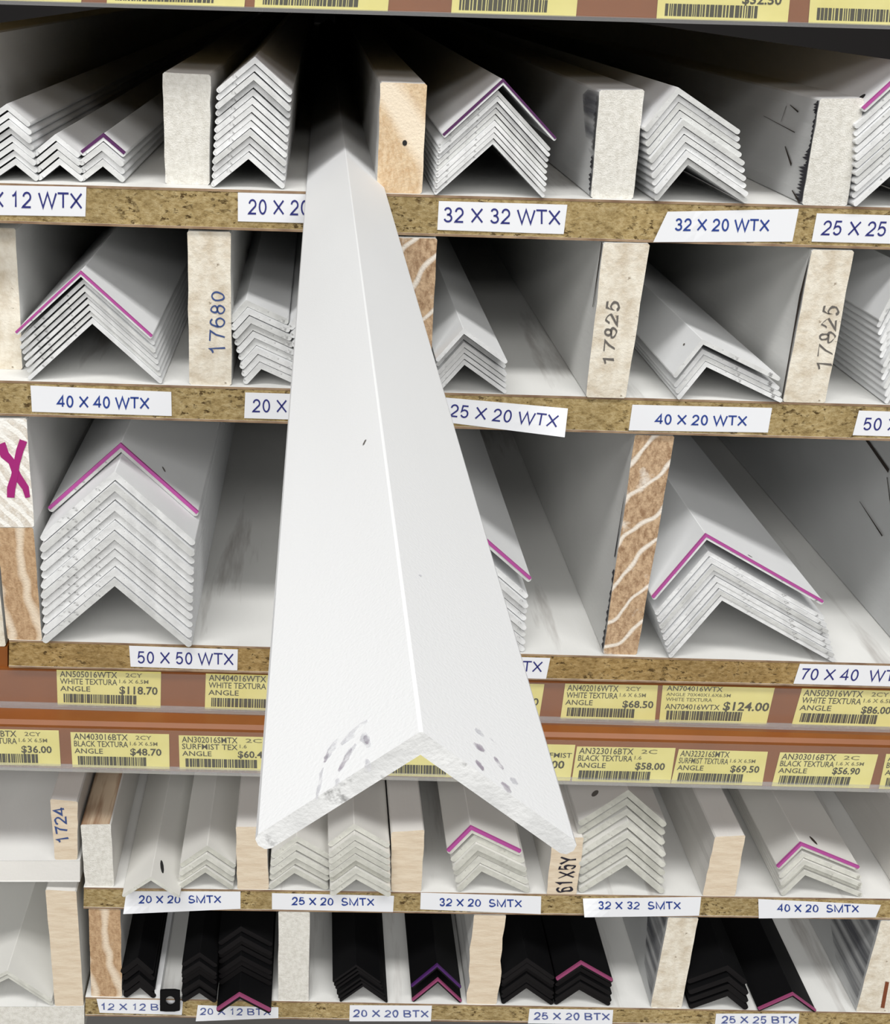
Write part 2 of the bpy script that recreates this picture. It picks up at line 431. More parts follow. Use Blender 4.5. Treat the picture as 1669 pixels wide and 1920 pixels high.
# ---------------------------------------------------------------- timber dividers
TC = {}
UNDER = {2: (418, .030), 3: (779, .0285), 5: (1701, .0138)}
def timber(row, q, end, side, label, Y=None, jit=.00014, top=None, name='timber_divider', cat='timber', group='timber dividers between the stacks'):
    tl, tr, br, bl = q
    if Y is None:
        Y = .5*(solveY(row, *br)+solveY(row, *bl)); Y = max(-.02, min(.05, Y))
    P = [U(x, y, Y) for x, y in q]
    if row is not None:
        for i in (2, 3): P[i].z = shelf_z(row, P[i].x)+.00005
    if row in UNDER:
        c_, s_ = UNDER[row]; A_, B_ = U(160, c_+s_*160), U(1669, c_+s_*1669)
        for i in (0, 1):
            P[i].z = min(P[i].z, A_.z+(B_.z-A_.z)*(P[i].x-A_.x)/(B_.x-A_.x)-.0002)
    base = Vector(((P[2].x+P[3].x)/2, Y, (P[2].z+P[3].z)/2))
    pts = []
    for i in range(4):
        A, B = P[i], P[(i+1) % 4]
        kk = 8 if i in (1, 3) else 4
        for j in range(kk):
            t = j/kk
            x, z = A.x+(B.x-A.x)*t-base.x, A.z+(B.z-A.z)*t-base.z
            if j:
                if i in (1, 3): x += random.uniform(-jit, jit)*1.5
                elif i == 0: z -= random.uniform(0, jit)
            else:
                ins = .0007                                        # worn corner
                A2, B2 = P[i-1], B
                px_, pz_ = x, z
                pts.append((px_+(A2.x-A.x)/max(1e-6, (A2-A).length)*ins, pz_+(A2.z-A.z)/max(1e-6, (A2-A).length)*ins))
                pts.append((px_+(B2.x-A.x)/max(1e-6, (B2-A).length)*ins, pz_+(B2.z-A.z)/max(1e-6, (B2-A).length)*ins))
                continue
            pts.append((x, z))
    v, f = prism(pts, 0, DEPTH-.05-max(0, Y), DX, DZC)
    mi = [0]+[1]*(len(f)-1)
    mats = [M[end], M[side]]
    if top:
        mats.append(M[top]); n = len(pts)
        for i in range(5): mi[2+i] = 2
    o = mesh_obj(name, v, f, mats, None, base, mi)
    tag(o, words(label), cat, group)
    o['_Y'] = Y; TC[o.name] = P
    return o
def mark(o, s, quad, mat, bold=0.0, wob=.6, name='number_marking'):
    Y = o['_Y']
    t = text_obj(name, s, quad, Y, M[mat], None, bold, 0, None, .0002, wob)
    t.parent = o; t.location = -o.location
    return t
T = timber
T(1, [(-125, 60), (-35, 64), (-40, 340), (-122, 338)], 'e_rough', 'side', 'white timber divider to the left of the 12 X 12 WTX stacks')
T(1, [(305, 135), (395, 140), (393, 347), (310, 345)], 'e_rough', 'side', 'rough white board end between the 12 X 12 and 20 X 20 WTX stacks')
d2 = T(1, [(713, 154), (801, 157), (791, 364), (707, 361)], 'e_pine', 'side', 'pine board end with a dark nail hole beside the 32 X 32 WTX stack')
T(1, [(1124, 169), (1209, 168), (1187, 373), (1108, 372)], 'e_rough', 'side_stained', 'rough white board with a black smudged side beside the 32 X 20 WTX stack')
T(1, [(1538, 185), (1621, 184), (1588, 386), (1504, 385)], 'e_rough', 'side_stained', 'scratched white board with black flaked edge before the 25 X 25 WTX stack')
T(2, [(-60, 424), (29, 428), (44, 708), (-48, 706)], 'e_paint', 'side', 'speckled painted board end at the left of the 40 X 40 WTX stack', Y=.016)
d = T(2, [(351, 433), (433, 435), (434, 724), (355, 720)], 'e_paint', 'side', 'cream painted board end with 17680 written in blue')
mark(d, '17680', [(391, 662), (396, 545), (421, 548), (424, 660)], 'pen_blue')
T(2, [(738, 445), (820, 447), (806, 737), (730, 734)], 'e_pine_worn', 'side', 'brown pine board end behind the pulled-out angle above the 25 X 20 WTX label')
d = T(2, [(1132, 455), (1219, 457), (1173, 747), (1099, 745)], 'e_paint', 'side', 'painted board end with 17825 between the 25 X 20 and 40 X 20 WTX stacks')
mark(d, '17825', [(1130, 681), (1138, 562), (1163, 565), (1152, 683)], 'pen_grey', .01, 1.2)
d = T(2, [(1523, 468), (1602, 470), (1547, 756), (1468, 754)], 'e_paint', 'side', 'painted board end with blotched 17825 to the right of the 40 X 20 WTX stack')
mark(d, '17825', [(1530, 690), (1546, 570), (1574, 574), (1560, 692)], 'pen_grey', .0, 2.2)
low = T(3, [(-8, 989), (62, 989), (79, 1200), (15, 1200)], 'e_pine_brown', 'side', 'brown timber block below the block marked with a magenta X', group='timber blocks left of the 50 X 50 stack')
xb = T(None, [(-34, 783), (50, 785), (64, 988.5), (-8, 988.5)], 'e_hatched', 'side', 'white hatched timber block marked with a magenta X', Y=0.0, group='timber blocks left of the 50 X 50 stack')
T(3, [(1191, 815), (1265, 817), (1194, 1228), (1131, 1226)], 'e_pine_worn', 'side', 'tall worn pine board end with white paint before the 70 X 40 WTX stack')
T(3, [(1790, 831), (1870, 833), (1790, 1247), (1710, 1245)], 'e_paint', 'side_stained', 'tall stained white board wall to the right of the 70 X 40 WTX stack')
d = T('la', [(94, 1498), (146, 1503), (145, 1612), (103, 1612)], 'e_tan', 'side_cream', 'cream board end with 1724 written in blue', name='marked_board')
mark(d, '1724', [(106, 1580), (99, 1516), (121, 1513), (131, 1577)], 'pen_blue', .01)
T(4, [(151, 1546), (208, 1545), (214, 1662), (160, 1662)], 'e_rough', 'side_cream', 'white board end with brown streaked top beside the board numbered 1724', top='side_raw')
T('lb', [(85, 1668), (143, 1671), (157, 1886), (103, 1886)], 'e_tan', 'side_cream', 'plain tan board end beside the large cream angle', name='tan_board')
T(4, [(442, 1550), (500, 1550), (504, 1668), (445, 1667)], 'e_tan', 'side_cream', 'tan board end between the 20 X 20 and 25 X 20 SMTX stacks')
T(4, [(734, 1560), (796, 1556), (790, 1672), (734, 1671)], 'e_tan', 'side_cream', 'tan board end between the 25 X 20 and 32 X 20 SMTX stacks')
d = T(4, [(1036, 1571), (1095, 1570), (1081, 1677), (1025, 1677)], 'e_tan', 'side_cream', 'tan board end with black handwriting beside the 32 X 32 SMTX stack')
mark(d, '61X5Y', [(1041, 1674), (1050, 1606), (1083, 1604), (1074, 1672)], 'pen_black', .012, 1.0)
T(4, [(1341, 1569), (1398, 1566), (1378, 1680), (1317, 1680)], 'e_tan', 'side_cream', 'tan board end between the 32 X 32 and 40 X 20 SMTX stacks')
T(4, [(1722, 1572), (1785, 1570), (1750, 1686), (1689, 1685)], 'e_tan', 'side_cream', 'cream board wall to the right of the 40 X 20 SMTX stack')
T(5, [(166, 1704), (226, 1705), (229, 1869), (171, 1868)], 'e_pine_brown', 'side', 'notched brown timber post left of the 12 X 12 BTX label')
d5 = T(5, [(522, 1709), (581, 1710), (579, 1877), (522, 1876)], 'e_rough', 'side', 'white painted post left of the 20 X 20 BTX label')
T(5, [(889, 1715), (949, 1716), (931, 1883), (875, 1882)], 'e_tan', 'side', 'tan timber post between the 20 X 20 and 25 X 20 BTX stacks', jit=.0006)
T(5, [(1253, 1720), (1310, 1721), (1278, 1890), (1220, 1889)], 'e_paint', 'side_stained', 'cream post with smudged side between 25 X 20 and 25 X 25 BTX stacks')
d6 = T(5, [(1652, 1726), (1716, 1727), (1668, 1898), (1605, 1897)], 'e_paint', 'side_stained', 'cream post with a brown line right of the 25 X 25 BTX angles')
T(None, [(-95, 1000), (-11, 1000), (11, 1212), (-72, 1212)], 'e_paint', 'side', 'pale board edge left of the brown timber block', Y=0.004)
# magenta X strokes
def stroke(name, pts, wid, mat, parent, Y, off=.0002):
    vs, fs = [], []
    for i, (x, y) in enumerate(pts):
        j0, j1 = max(0, i-1), min(len(pts)-1, i+1)
        tx, ty = pts[j1][0]-pts[j0][0], pts[j1][1]-pts[j0][1]
        L = math.hypot(tx, ty) or 1
        ww = wid[i] if isinstance(wid, (list, tuple)) else wid
        nx, ny = -ty/L*ww/2, tx/L*ww/2
        vs += [U(x+nx, y+ny, Y-off), U(x-nx, y-ny, Y-off)]
        if i: fs.append((2*i-2, 2*i-1, 2*i+1, 2*i))
    o = mesh_obj(name, vs, fs, mat, None)
    o.parent = parent; o.location = -parent.location
    return o
stroke('magenta_stroke', [(1, 832), (9, 853), (22, 866), (32, 892), (48, 915), (52, 933)], [18, 17, 13, 15, 13, 9], M['magenta_pen'], xb, 0)
stroke('magenta_stroke', [(44, 826), (37, 845), (31, 870), (27, 893), (21, 915), (20, 933)], [15, 14, 12, 13, 16, 14], M['magenta_pen'], xb, 0, .0003)
# nail hole and streaks
def blob(name, cx, cy, rx, ry, mat, parent, Y, off=.00025, n=10):
    vs = [U(cx+rx*math.cos(2*math.pi*i/n), cy+ry*math.sin(2*math.pi*i/n), Y-off) for i in range(n)]
    o = mesh_obj(name, vs, [tuple(range(n))], mat, None)
    o.parent = parent; o.location = -parent.location
    return o
blob('nail_hole', 759, 268, 4.5, 5.5, M['hole'], d2, d2['_Y'])
stroke('brown_line', [(1664, 1841), (1660, 1862), (1655, 1890)], 7, N('rust').done(srgb(120, 66, 40), .7), d6, d6['_Y'])

# ---------------------------------------------------------------- aluminium angles
def angle_profile(Lf, A, Rf, t):
    """underside points -> closed outline, relative to A"""
    A = Vector((0, 0)); out = []
    def leg(Fp, sgn):
        a = (Fp-A).normalized(); n = Vector((-a.y, a.x))*sgn
        return a, n
    aL, nL = leg(Lf, -1); aR, nR = leg(Rf, 1)
    if nL.y < 0: nL = -nL
    if nR.y < 0: nR = -nR
    # outer apex: intersection of offset lines
    p, q = nL*t, nR*t
    den = aL.x*aR.y-aL.y*aR.x
    s = ((q-p).x*aR.y-(q-p).y*aR.x)/den
    O = p+aL*s
    def tip(Fp, a, n):
        C = Fp-a*.4*t+n*.5*t
        return [C+a*.4*t*math.cos(ph)+n*.5*t*math.sin(ph) for ph in [math.radians(x) for x in (-90, -45, 0, 45, 90)]]
    pts = [A]+tip(Lf, aL, nL)
    r = .13*t
    pts += [O+aL*r, O+(aL+aR)*r*.32, O+aR*r]
    pts += list(reversed(tip(Rf, aR, nR)))
    return [(x, y) for x, y in pts], O, (aL, nL, aR, nR)
ORD = ['lowest', 'second from bottom', 'third from bottom', 'fourth from bottom', 'fifth from bottom', 'sixth from bottom', 'seventh from bottom',
       'eighth from bottom', 'ninth from bottom', 'tenth from bottom', 'eleventh from bottom', 'twelfth from bottom', 'thirteenth from bottom']
def chevron_line(parent, Lf, Rf, O, fr, t, mat, grow=.0):
    """marker line along the outer edge of the cut end"""
    aL, nL, aR, nR = fr
    w_ = t*.46
    den = aL.x*aR.y-aL.y*aR.x
    def off(k):
        p, q = nL*k, nR*k
        s = ((q-p).x*aR.y-(q-p).y*aR.x)/den
        return p+aL*s
    lo, hi = off(t-w_), off(t+.0002)
    pts = [Lf+nL*(t-w_)-aL*.3*t, Lf+nL*(t+.0002)-aL*.3*t, hi, Rf+nR*(t+.0002)-aR*.3*t, Rf+nR*(t-w_)-aR*.3*t, lo]
    v, f = prism([(p.x, p.y) for p in pts], -.00025, .0012, DX)
    return mesh_obj('marker_line', v, f, mat, parent)
GEO = {}
def stack(row, L, A, R, n, top, phrase, col='white', extra=None, line=None, lines=None, jit=1.0, tfix=None, adj='white', word=None, group=None, fracs=None, erec=0.0):
    Y0 = .5*(solveY(row, *L)+solveY(row, *R)); Y0 = max(-.03, min(.05, Y0))
    PL, PA, PR = U(*L, Y0), U(*A, Y0), U(*R, Y0)
    dz = .5*((shelf_z(row, PL.x)-PL.z)+(shelf_z(row, PR.x)-PR.z))
    PL.z = shelf_z(row, PL.x)+.0001; PR.z = shelf_z(row, PR.x)+.0001; PA.z += dz
    Lf, Rf = Vector((PL.x-PA.x, PL.z-PA.z)), Vector((PR.x-PA.x, PR.z-PA.z))
    # fit thickness to the stack pitch
    t = tfix or .0016
    _, O, fr = angle_profile(Lf, None, Rf, t)
    pitch = None
    S = Vector((0, 0))
    for it in range(30):
        prof, O, fr = angle_profile(Lf, None, Rf, t)
        if n > 1:
            P = U(*top, Y0)
            S = (Vector((P.x, P.z))-Vector((PA.x, PA.z))-O)/(n-1)
            g = min(S.dot(fr[1]), S.dot(fr[3]))
            if not tfix and it < 29: t = .6*t+.4*max(.0008, min(.0032, .90*g))
    made = []
    me0 = None
    m_end, m_side = M[col+'_end'], M[col]
    def put(x, z, e, idx, total):
        nonlocal me0
        Yf = Y0+e
        loc = Vector((PA.x+x+DX*e, Yf, PA.z+z+DZC*e))
        if me0 is None:
            v, f = prism(prof, 0, DEPTH-.1-Y0, DX, DZC)
            o = mesh_obj('aluminium_angle', v, f, [m_end, m_side], None, loc, [0]+[1]*(len(f)-1))
            me0 = o.data
        else:
            o = bpy.data.objects.new('aluminium_angle', me0); COL.objects.link(o); o.location = loc
        pos = 'topmost' if (idx == total-1 and total > 1) else ORD[idx]
        w_ = word or adj+' aluminium angle'
        lab = f'{w_}, {pos} of {phrase}' if total > 1 else f'{w_}, {phrase}'
        tag(o, words(lab), 'angle', words(group or phrase))
        return o
    total = n+(1 if extra else 0)
    gap = (min(S.dot(fr[1]), S.dot(fr[3]))-t) if n > 1 else 0
    for i in range(n):
        e = 0 if i == 0 else erec+random.uniform(-.0014, .0018)*jit
        jz = 0 if i == 0 else random.uniform(-.48, .48)*gap
        if fracs: sh = S*(n-1)*fracs[i]
        else: sh = S*i
        o = put(sh.x, sh.y+jz, e, i, total); last = Vector((sh.x, sh.y+jz))
        made.append(o)
    if extra:
        ex, ey, e = extra
        P = U(ex, ey, Y0+e)
        x, z = P.x-DX*e-PA.x-O.x, P.z-PA.z-O.y
        for _ in range(40):
            D = Vector((x, z))-last
            if min(D.dot(fr[1]), D.dot(fr[3])) >= 1.05*t: break
            z += .1*t
        made.append(put(x, z, e, n, total))
    for i, mt in (lines or ([(len(made)-1, line)] if line else [])):
        chevron_line(made[i], Lf, Rf, O, fr, t, M[mt])
    for o in made: GEO[o.name] = (Lf, Rf, O, fr, t)
    return made, (PA, Lf, Rf, O, fr, t, Y0)
S_ = stack
# row 1
S_(1, (-14, 341), (29, 309), (68, 340), 8, (12, 195), 'tallest stack above the 12 X 12 WTX label')
S_(1, (74, 340), (112, 309), (153, 343), 4, (103, 252), 'middle short stack above the 12 X 12 WTX label')
S_(1, (155, 343), (193, 312), (230, 343), 3, (191, 268), 'magenta-topped stack above the 12 X 12 WTX label', extra=(194, 255, .003), line='purple')
S_(1, (400, 352), (466, 298), (530, 356), 13, (478, 106), 'tall stack above the 20 X 20 WTX label')
S_(1, (817, 367), (924, 270), (1018, 372), 9, (934, 169), 'stack above the 32 X 32 WTX label', extra=(944, 149, -.003), line='purple')
S_(1, (1232, 379), (1290, 309), (1399, 383), 10, (1271, 163), 'stack above the 32 X 20 WTX label')
S_(1, (1604, 390), (1690, 312), (1775, 393), 11, (1697, 150), 'stack above the 25 X 25 WTX label', extra=(1711, 117, 0), line='magenta')
# row 2
S_(2, (56, 714), (173, 607), (301, 721), 7, (156, 524), 'stack above the 40 X 40 WTX label', extra=(151, 509, -.002), line='magenta')
S_(2, (462, 721), (490, 692), (563, 727), 9, (461, 562), 'stack right of the board numbered 17680', word='slim white angle')
S_(2, (570, 728), (600, 698), (672, 731), 8, (574, 577), 'stack just behind the pulled-out angle', word='slim white angle')
S_(2, (824, 733), (871, 684), (947, 742), 5, (869, 628), 'stack above the 25 X 20 WTX label', extra=(869, 616, -.010))
S_(2, (1274, 752), (1325, 688), (1465, 755), 3, (1319, 656), 'stack above the 40 X 20 WTX label', extra=(1317, 636, -.003))
S_(2, (1664, 758), (1712, 668), (1904, 765), 12, (1698, 497), 'stack above the label starting 50 X', word='white angle')
# row 3
S_(3, (86, 1211), (215, 1099), (354, 1213), 12, (215, 884), 'stack above the 50 X 50 WTX label', extra=(227, 841, .022), line='magenta')
S_(3, (705, 1216), (842, 1108), (979, 1224), 8, (847, 994), 'half-hidden stack behind the pulled-out angle', extra=(851, 958, 0), line='magenta')
S_(3, (1258, 1237), (1354, 1126), (1564, 1241), 8, (1329, 1034), 'stack above the 70 X 40 WTX label', extra=(1324, 1002, -.002), line='magenta')
# row 4
S_(4, (232, 1683), (283, 1651), (335, 1685), 1, None, 'lying single over the 20 X 20 SMTX label', 'cream', adj='cream', tfix=.0018)
S_(4, (338, 1668), (385, 1636), (434, 1669), 4, (388, 1589), 'stack above the 20 X 20 SMTX label', 'cream', adj='cream')
S_(4, (509, 1668), (552, 1637), (612, 1671), 5, (556, 1567), 'stack beside the tan board above 25 X 20 SMTX', 'cream', adj='cream')
S_(4, (624, 1680), (668, 1649), (729, 1685), 8, (664, 1548), 'taller stack above the 25 X 20 SMTX label', 'cream', adj='cream')
S_(4, (863, 1674), (903, 1634), (990, 1675), 5, (890, 1567), 'stack above the 32 X 20 SMTX label', 'cream', adj='cream', extra=(883, 1550, 0), line='magenta')
S_(4, (1090, 1675), (1175, 1622), (1240, 1678), 8, (1178, 1481), 'stack above the 32 X 32 SMTX label', 'cream', adj='cream')
S_(4, (1469, 1681), (1510, 1641), (1614, 1683), 4, (1505, 1598), 'stack above the 40 X 20 SMTX label', 'cream', adj='cream', extra=(1502, 1581, 0), line='magenta')
# row 5
S_(5, (237, 1871), (263, 1852), (287, 1874), 4, (258, 1795), 'stack above the 12 X 12 BTX label', 'black', adj='black')
S_(5, (345, 1880), (374, 1862), (402, 1882), 7, (374, 1790), 'stack over the torn label beside the white post', 'black', word='small black angle')
S_(5, (411, 1899), (450, 1873), (505, 1902), 8, (448, 1782), 'larger stack left of the white post', 'black', adj='black', erec=.016, lines=[(0, 'magenta_dim')])
S_(5, (639, 1879), (681, 1850), (725, 1881), 6, (668, 1812), 'stack above the 20 X 20 BTX label', 'black', adj='black')
S_(5, (776, 1879), (821, 1843), (862, 1882), 1, None, 'pair outlined in violet beside the tan timber post', 'black', adj='black', extra=(820, 1809, 0), lines=[(0, 'magenta_dim'), (1, 'violet')], tfix=.0018)
S_(5, (944, 1883), (987, 1853), (1034, 1886), 6, (988, 1794), 'plain stack above the 25 X 20 BTX label', 'black', adj='black')
S_(5, (1043, 1884), (1086, 1856), (1141, 1888), 4, (1089, 1817), 'magenta-topped stack above the 25 X 20 BTX label', 'black', adj='black', extra=(1090, 1804, 0), line='magenta_dim')
S_(5, (1294, 1893), (1364, 1868), (1397, 1895), 4, (1366, 1812), 'stack above the 25 X 25 BTX label', 'black', adj='black')
S_(5, (1423, 1897), (1486, 1869), (1527, 1899), 1, None, 'lying single with a magenta edge above 25 X 25 BTX', 'black', adj='black', line='magenta_dim', tfix=.0018)
# left unit
S_('lb', (-92, 1886), (16, 1834), (97, 1887), 2, (14, 1818), 'large pair beside the plain tan board', 'cream', adj='cream')

# ---------------------------------------------------------------- the pulled-out angle
made, (PA, Lf, Rf, O, fr, t, Y0) = None, (None,)*7
zs = lambda x: shelf_z(1, x)
def pulled():
    L, R, A = (497, 1600), (1062, 1606), (790, 1366)
    YL, YR = solveY(1, *L), solveY(1, *R)
    Y = .5*(YL+YR)
    PL, PR, PO = U(*L, Y), U(*R, Y), U(*A, Y)
    PL.z = zs(PL.x); PR.z = zs(PR.x)
    t = .0021
    Ai = Vector((PO.x, PO.z))
    # inner apex from outer apex
    aL = (Vector((PL.x, PL.z))-Ai).normalized(); aR = (Vector((PR.x, PR.z))-Ai).normalized()
    bis = (aL+aR).normalized(); half = math.acos(max(-1, min(1, aL.dot(aR))))/2
    inn = Ai+bis*(t/math.sin(half))
    Lf, Rf = Vector((PL.x, PL.z))-inn, Vector((PR.x, PR.z))-inn
    prof, O, fr = angle_profile(Lf, None, Rf, t)
    n = len(prof)
    base = Vector((inn.x, Y, inn.y))
    v, f = prism(prof, 0, DEPTH-.15-Y, DX, DZC)
    o = mesh_obj('aluminium_angle', v, f, [M['white_end'], M['white']], None, base, [0]+[1]*(len(f)-1))
    tag(o, 'long white aluminium angle pulled far out of the rack with scuffed cut end', 'angle')
    return o, Lf, Rf, O, fr, t, Y, base
PULL = pulled()
# ---------------------------------------------------------------- shelf labels
def label(q, text, tq, ink='ink_navy', bold=0.006, shear=0.0, curl=None, lab=None, Y=-.00035, wob=0.0):
    """q: TL TR BR BL px of the paper; tq: px quad of the letters"""
    tl, tr, br, bl = q
    def yf(px, py):
        if not curl: return 0.0
        u = (px-bl[0])/max(1, (br[0]-bl[0])); v_ = (py-tl[1])/max(1, (bl[1]-tl[1]))
        return max(0, curl(u, v_))
    nx, ny = 14, 3
    fr_, bk = [], []
    for j in range(ny+1):
        for i in range(nx+1):
            p = bil(q, i/nx, j/ny); y = Y-yf(*p)
            P = U(p[0], p[1], y); fr_.append(P); bk.append(P+Vector((0, .00018, 0)))
    vs = fr_+bk; B = len(fr_); fs = []
    idx = lambda i, j: j*(nx+1)+i
    for j in range(ny):
        for i in range(nx):
            a, b, c, d = idx(i, j), idx(i+1, j), idx(i+1, j+1), idx(i, j+1)
            fs += [(a, b, c, d), (d+B, c+B, b+B, a+B)]
    for i in range(nx):
        a, b = idx(i, 0), idx(i+1, 0); fs.append((a+B, b+B, b, a))
        a, b = idx(i, ny), idx(i+1, ny); fs.append((a, b, b+B, a+B))
    for j in range(ny):
        a, b = idx(0, j), idx(0, j+1); fs.append((a, b, b+B, a+B))
        a, b = idx(nx, j), idx(nx, j+1); fs.append((a+B, b+B, b, a))
    root = empty('shelf_label', U((bl[0]+br[0])/2, (bl[1]+br[1])/2, Y))
    tag(root, words(lab or f'white paper shelf label printed {text} in blue'.replace('  ', ' ')), 'label', 'paper size labels on the shelf edges')
    p = mesh_obj('paper', vs, fs, M['paper'], root); p.location = -root.location
    if text:
        tt = text_obj('lettering', text, tq, Y, M[ink], root, bold, shear, yf if curl else None, .00015, wob); tt.location = -root.location
    return root
def tq(x0, y0, x1, y1, s, h, skew=0.0):
    """letters from x0..x1, cap top y0 at x0, slope s, height h"""
    dy = s*(x1-x0)
    return [(x0+skew, y0), (x1+skew, y0+dy), (x1, y0+dy+h), (x0, y0+h)]
label([(-82, 346), (162, 350.5), (160, 406), (-82, 402)], '12 X 12 WTX', tq(-66, 357, 154, 0, .02, 31))
label([(446, 361), (680, 367), (678, 421), (446, 415)], '20 X 20 WTX', tq(464, 373, 664, 0, .02, 29), lab='white shelf label starting 20 X 2 on the topmost shelf, half hidden')
label([(823, 377), (1064, 384), (1057, 439), (820, 431)], '32 X 32 WTX', tq(832, 388, 1051, 0, .026, 29))
label([(1252, 397), (1498, 392), (1486, 453), (1225, 454)], '32 X 20 WTX', tq(1266, 409, 1443, 0, .01, 24), 'ink', .014, .05, curl=lambda u, v: .003*max(0, .3-u)/.3)
label([(1532, 400), (1790, 407), (1780, 460), (1522, 453)], '25 X 25 WTX', tq(1541, 413, 1752, 0, .02, 28), shear=.15)
label([(57, 723), (321, 735), (322, 780), (60, 772)], '40 X 40 WTX', tq(105, 741, 280, 0, .022, 23), 'ink', .014)
label([(460, 736), (690, 743), (688, 791), (458, 784)], '20 X 12 WTX', tq(472, 748, 664, 0, .02, 25), lab='white shelf label starting 20 X under the slim white angle stack')
label([(829, 745), (1065, 766), (1059, 820), (838, 792)], '25 X 20 WTX', [(844, 757), (1049, 778), (1044, 802), (841, 781)], curl=lambda u, v: .004*max(0, u-.55)/.45*v)
label([(1186, 759), (1448, 765), (1440, 811), (1179, 807)], '40 X 20 WTX', tq(1227, 776, 1401, 0, .02, 20), 'ink', .014, .05)
label([(1611, 770), (1840, 777), (1830, 823), (1599, 816)], '50 X 25 WTX', tq(1620, 783, 1815, 0, .02, 24), shear=.12, lab='white shelf label starting 50 X at the end of the second shelf')
label([(242, 1211), (446, 1218), (445, 1257), (245, 1250)], '50 X 50 WTX', tq(258, 1221, 438, 0, .022, 23))
label([(830, 1228), (1032, 1234), (1024, 1273), (826, 1267)], '50 X 40 WTX', tq(838, 1236, 1017, 0, .022, 21), lab='white shelf label ending WTX, half hidden by the pulled-out angle', shear=.08)
label([(1500, 1245), (1720, 1250), (1710, 1288), (1488, 1282)], '70 X 40  WTX', tq(1503, 1253, 1700, 0, .02, 22), shear=.15)
c1 = lambda u, v: .004*max(0, .22-u)/.22*v
label([(237, 1671), (451, 1672), (451, 1704), (231, 1714)], '20 X 20  SMTX', tq(259, 1679, 415, 0, .0, 15), 'ink', .016, curl=c1, wob=.5)
label([(510, 1675), (739, 1680), (737, 1710), (510, 1705)], '25 X 20  SMTX', tq(546, 1682, 702, 0, .015, 15), 'ink', .016, wob=.5)
label([(789, 1674), (1015, 1681), (1014, 1714), (788, 1705)], '32 X 20  SMTX', tq(824, 1684, 979, 0, .02, 15), 'ink', .016, wob=.5)
label([(1093, 1685), (1315, 1682), (1311, 1717), (1096, 1720)], '32 X 32  SMTX', tq(1122, 1690, 1277, 0, .005, 15), 'ink', .016, curl=c1, wob=.5)
label([(1422, 1686), (1652, 1697), (1642, 1720), (1423, 1722)], '40 X 20  SMTX', tq(1456, 1695, 1611, 0, .012, 15), 'ink', .016, wob=.5)
label([(181, 1873), (343, 1876), (341, 1903), (187, 1899)], '12 X 12 BTX', tq(190, 1881, 330, 0, .01, 13), 'ink_pale', .012, wob=.4)
label([(371, 1885), (522, 1889), (522, 1909), (367, 1915)], '20 X 12 BTX', tq(374, 1890, 508, 0, .01, 13), 'ink_pale', .012, wob=.4, lab='torn white shelf label starting 20 X under the black angle with magenta edge')
label([(656, 1885), (810, 1886), (808, 1915), (655, 1915)], '20 X 20 BTX', tq(661, 1893, 804, 0, .01, 14), 'ink_pale', .016, wob=.4)
label([(993, 1892), (1150, 1894), (1148, 1921), (990, 1919)], '25 X 20 BTX', tq(1000, 1898, 1144, 0, .012, 14), 'ink_pale', .016, wob=.4)
label([(1343, 1901), (1499, 1901), (1496, 1928), (1340, 1928)], '25 X 25 BTX', tq(1352, 1905, 1494, 0, .005, 14), 'ink_pale', .016, wob=.4)

# ---------------------------------------------------------------- yellow price tags
def price_tag(q, Y, lines_, price, seed, lab, pr_q=(.60, .36, .97, .58), bars=True):
    rnd = random.Random(seed)
    root = empty('price_tag', U(*bil(q, .5, 0), Y))
    tag(root, words(lab), 'price tag', 'yellow price tags in the rails')
    P = lambda u, v, off: U(*bil(q, u, v), Y-off)
    vs = [P(0, 1, .0004), P(1, 1, .0004), P(1, 0, .0004), P(0, 0, .0004)]
    vs += [p+Vector((0, .0002, 0)) for p in vs]
    o = mesh_obj('tag_card', vs, [(0, 1, 2, 3), (7, 6, 5, 4), (0, 4, 5, 1), (1, 5, 6, 2), (2, 6, 7, 3), (3, 7, 4, 0)], M['yellow'], root); o.location = -root.location
    if bars:
        vs, fs = [], []
        u = .06
        while u < .76:
            wd = rnd.choice([.010, .016, .024, .032])
            i = len(vs); vs += [P(u, .32, .0005), P(u+wd, .32, .0005), P(u+wd, .07, .0005), P(u, .07, .0005)]
            fs.append((i, i+1, i+2, i+3)); u += wd+rnd.choice([.005, .006, .009])
        o = mesh_obj('barcode', vs, fs, M['print'], root); o.location = -root.location
    for (s, u0, v0, u1, h) in lines_:
        qq = [bil(q, u0, v0+h), bil(q, u1, v0+h), bil(q, u1, v0), bil(q, u0, v0)]
        o = text_obj('printed_line', s, qq, Y-.0004, M['print_soft'] if h < .13 else M['print'], root, .007); o.location = -root.location
    if price:
        u0, v0, u1, v1 = pr_q
        qq = [bil(q, u0, v1), bil(q, u1, v1), bil(q, u1, v0), bil(q, u0, v0)]
        o = text_obj('price', price, qq, Y-.0004, M['print'], root, .022); o.location = -root.location
    return root
def std(code, colr, size='1.6 X 6.5M', tail='2CY'):
    L = [(code, .03, .80, .58, .18), (colr, .03, .60, .58, .17), ('ANGLE', .03, .40, .32, .15)]
    if size: L.append((size, .60, .66, .88 if len(size) > 4 else .67, .11))
    if tail: L.append((tail, .66, .83, .82, .12))
    return L
PT = price_tag
PT([(106, 1256), (302, 1260), (301, 1327), (108, 1321)], YU, std('AN505016WTX', 'WHITE TEXTURA'), '$118.70', 1, 'yellow price tag priced one hundred eighteen dollars seventy')
PT([(386, 1263), (582, 1268), (580, 1335), (384, 1329)], YU, std('AN404016WTX', 'WHITE TEXTURA', None, None), '$', 2, 'yellow price tag partly covered, right of the dollar-seventy tag', pr_q=(.60, .36, .66, .58))
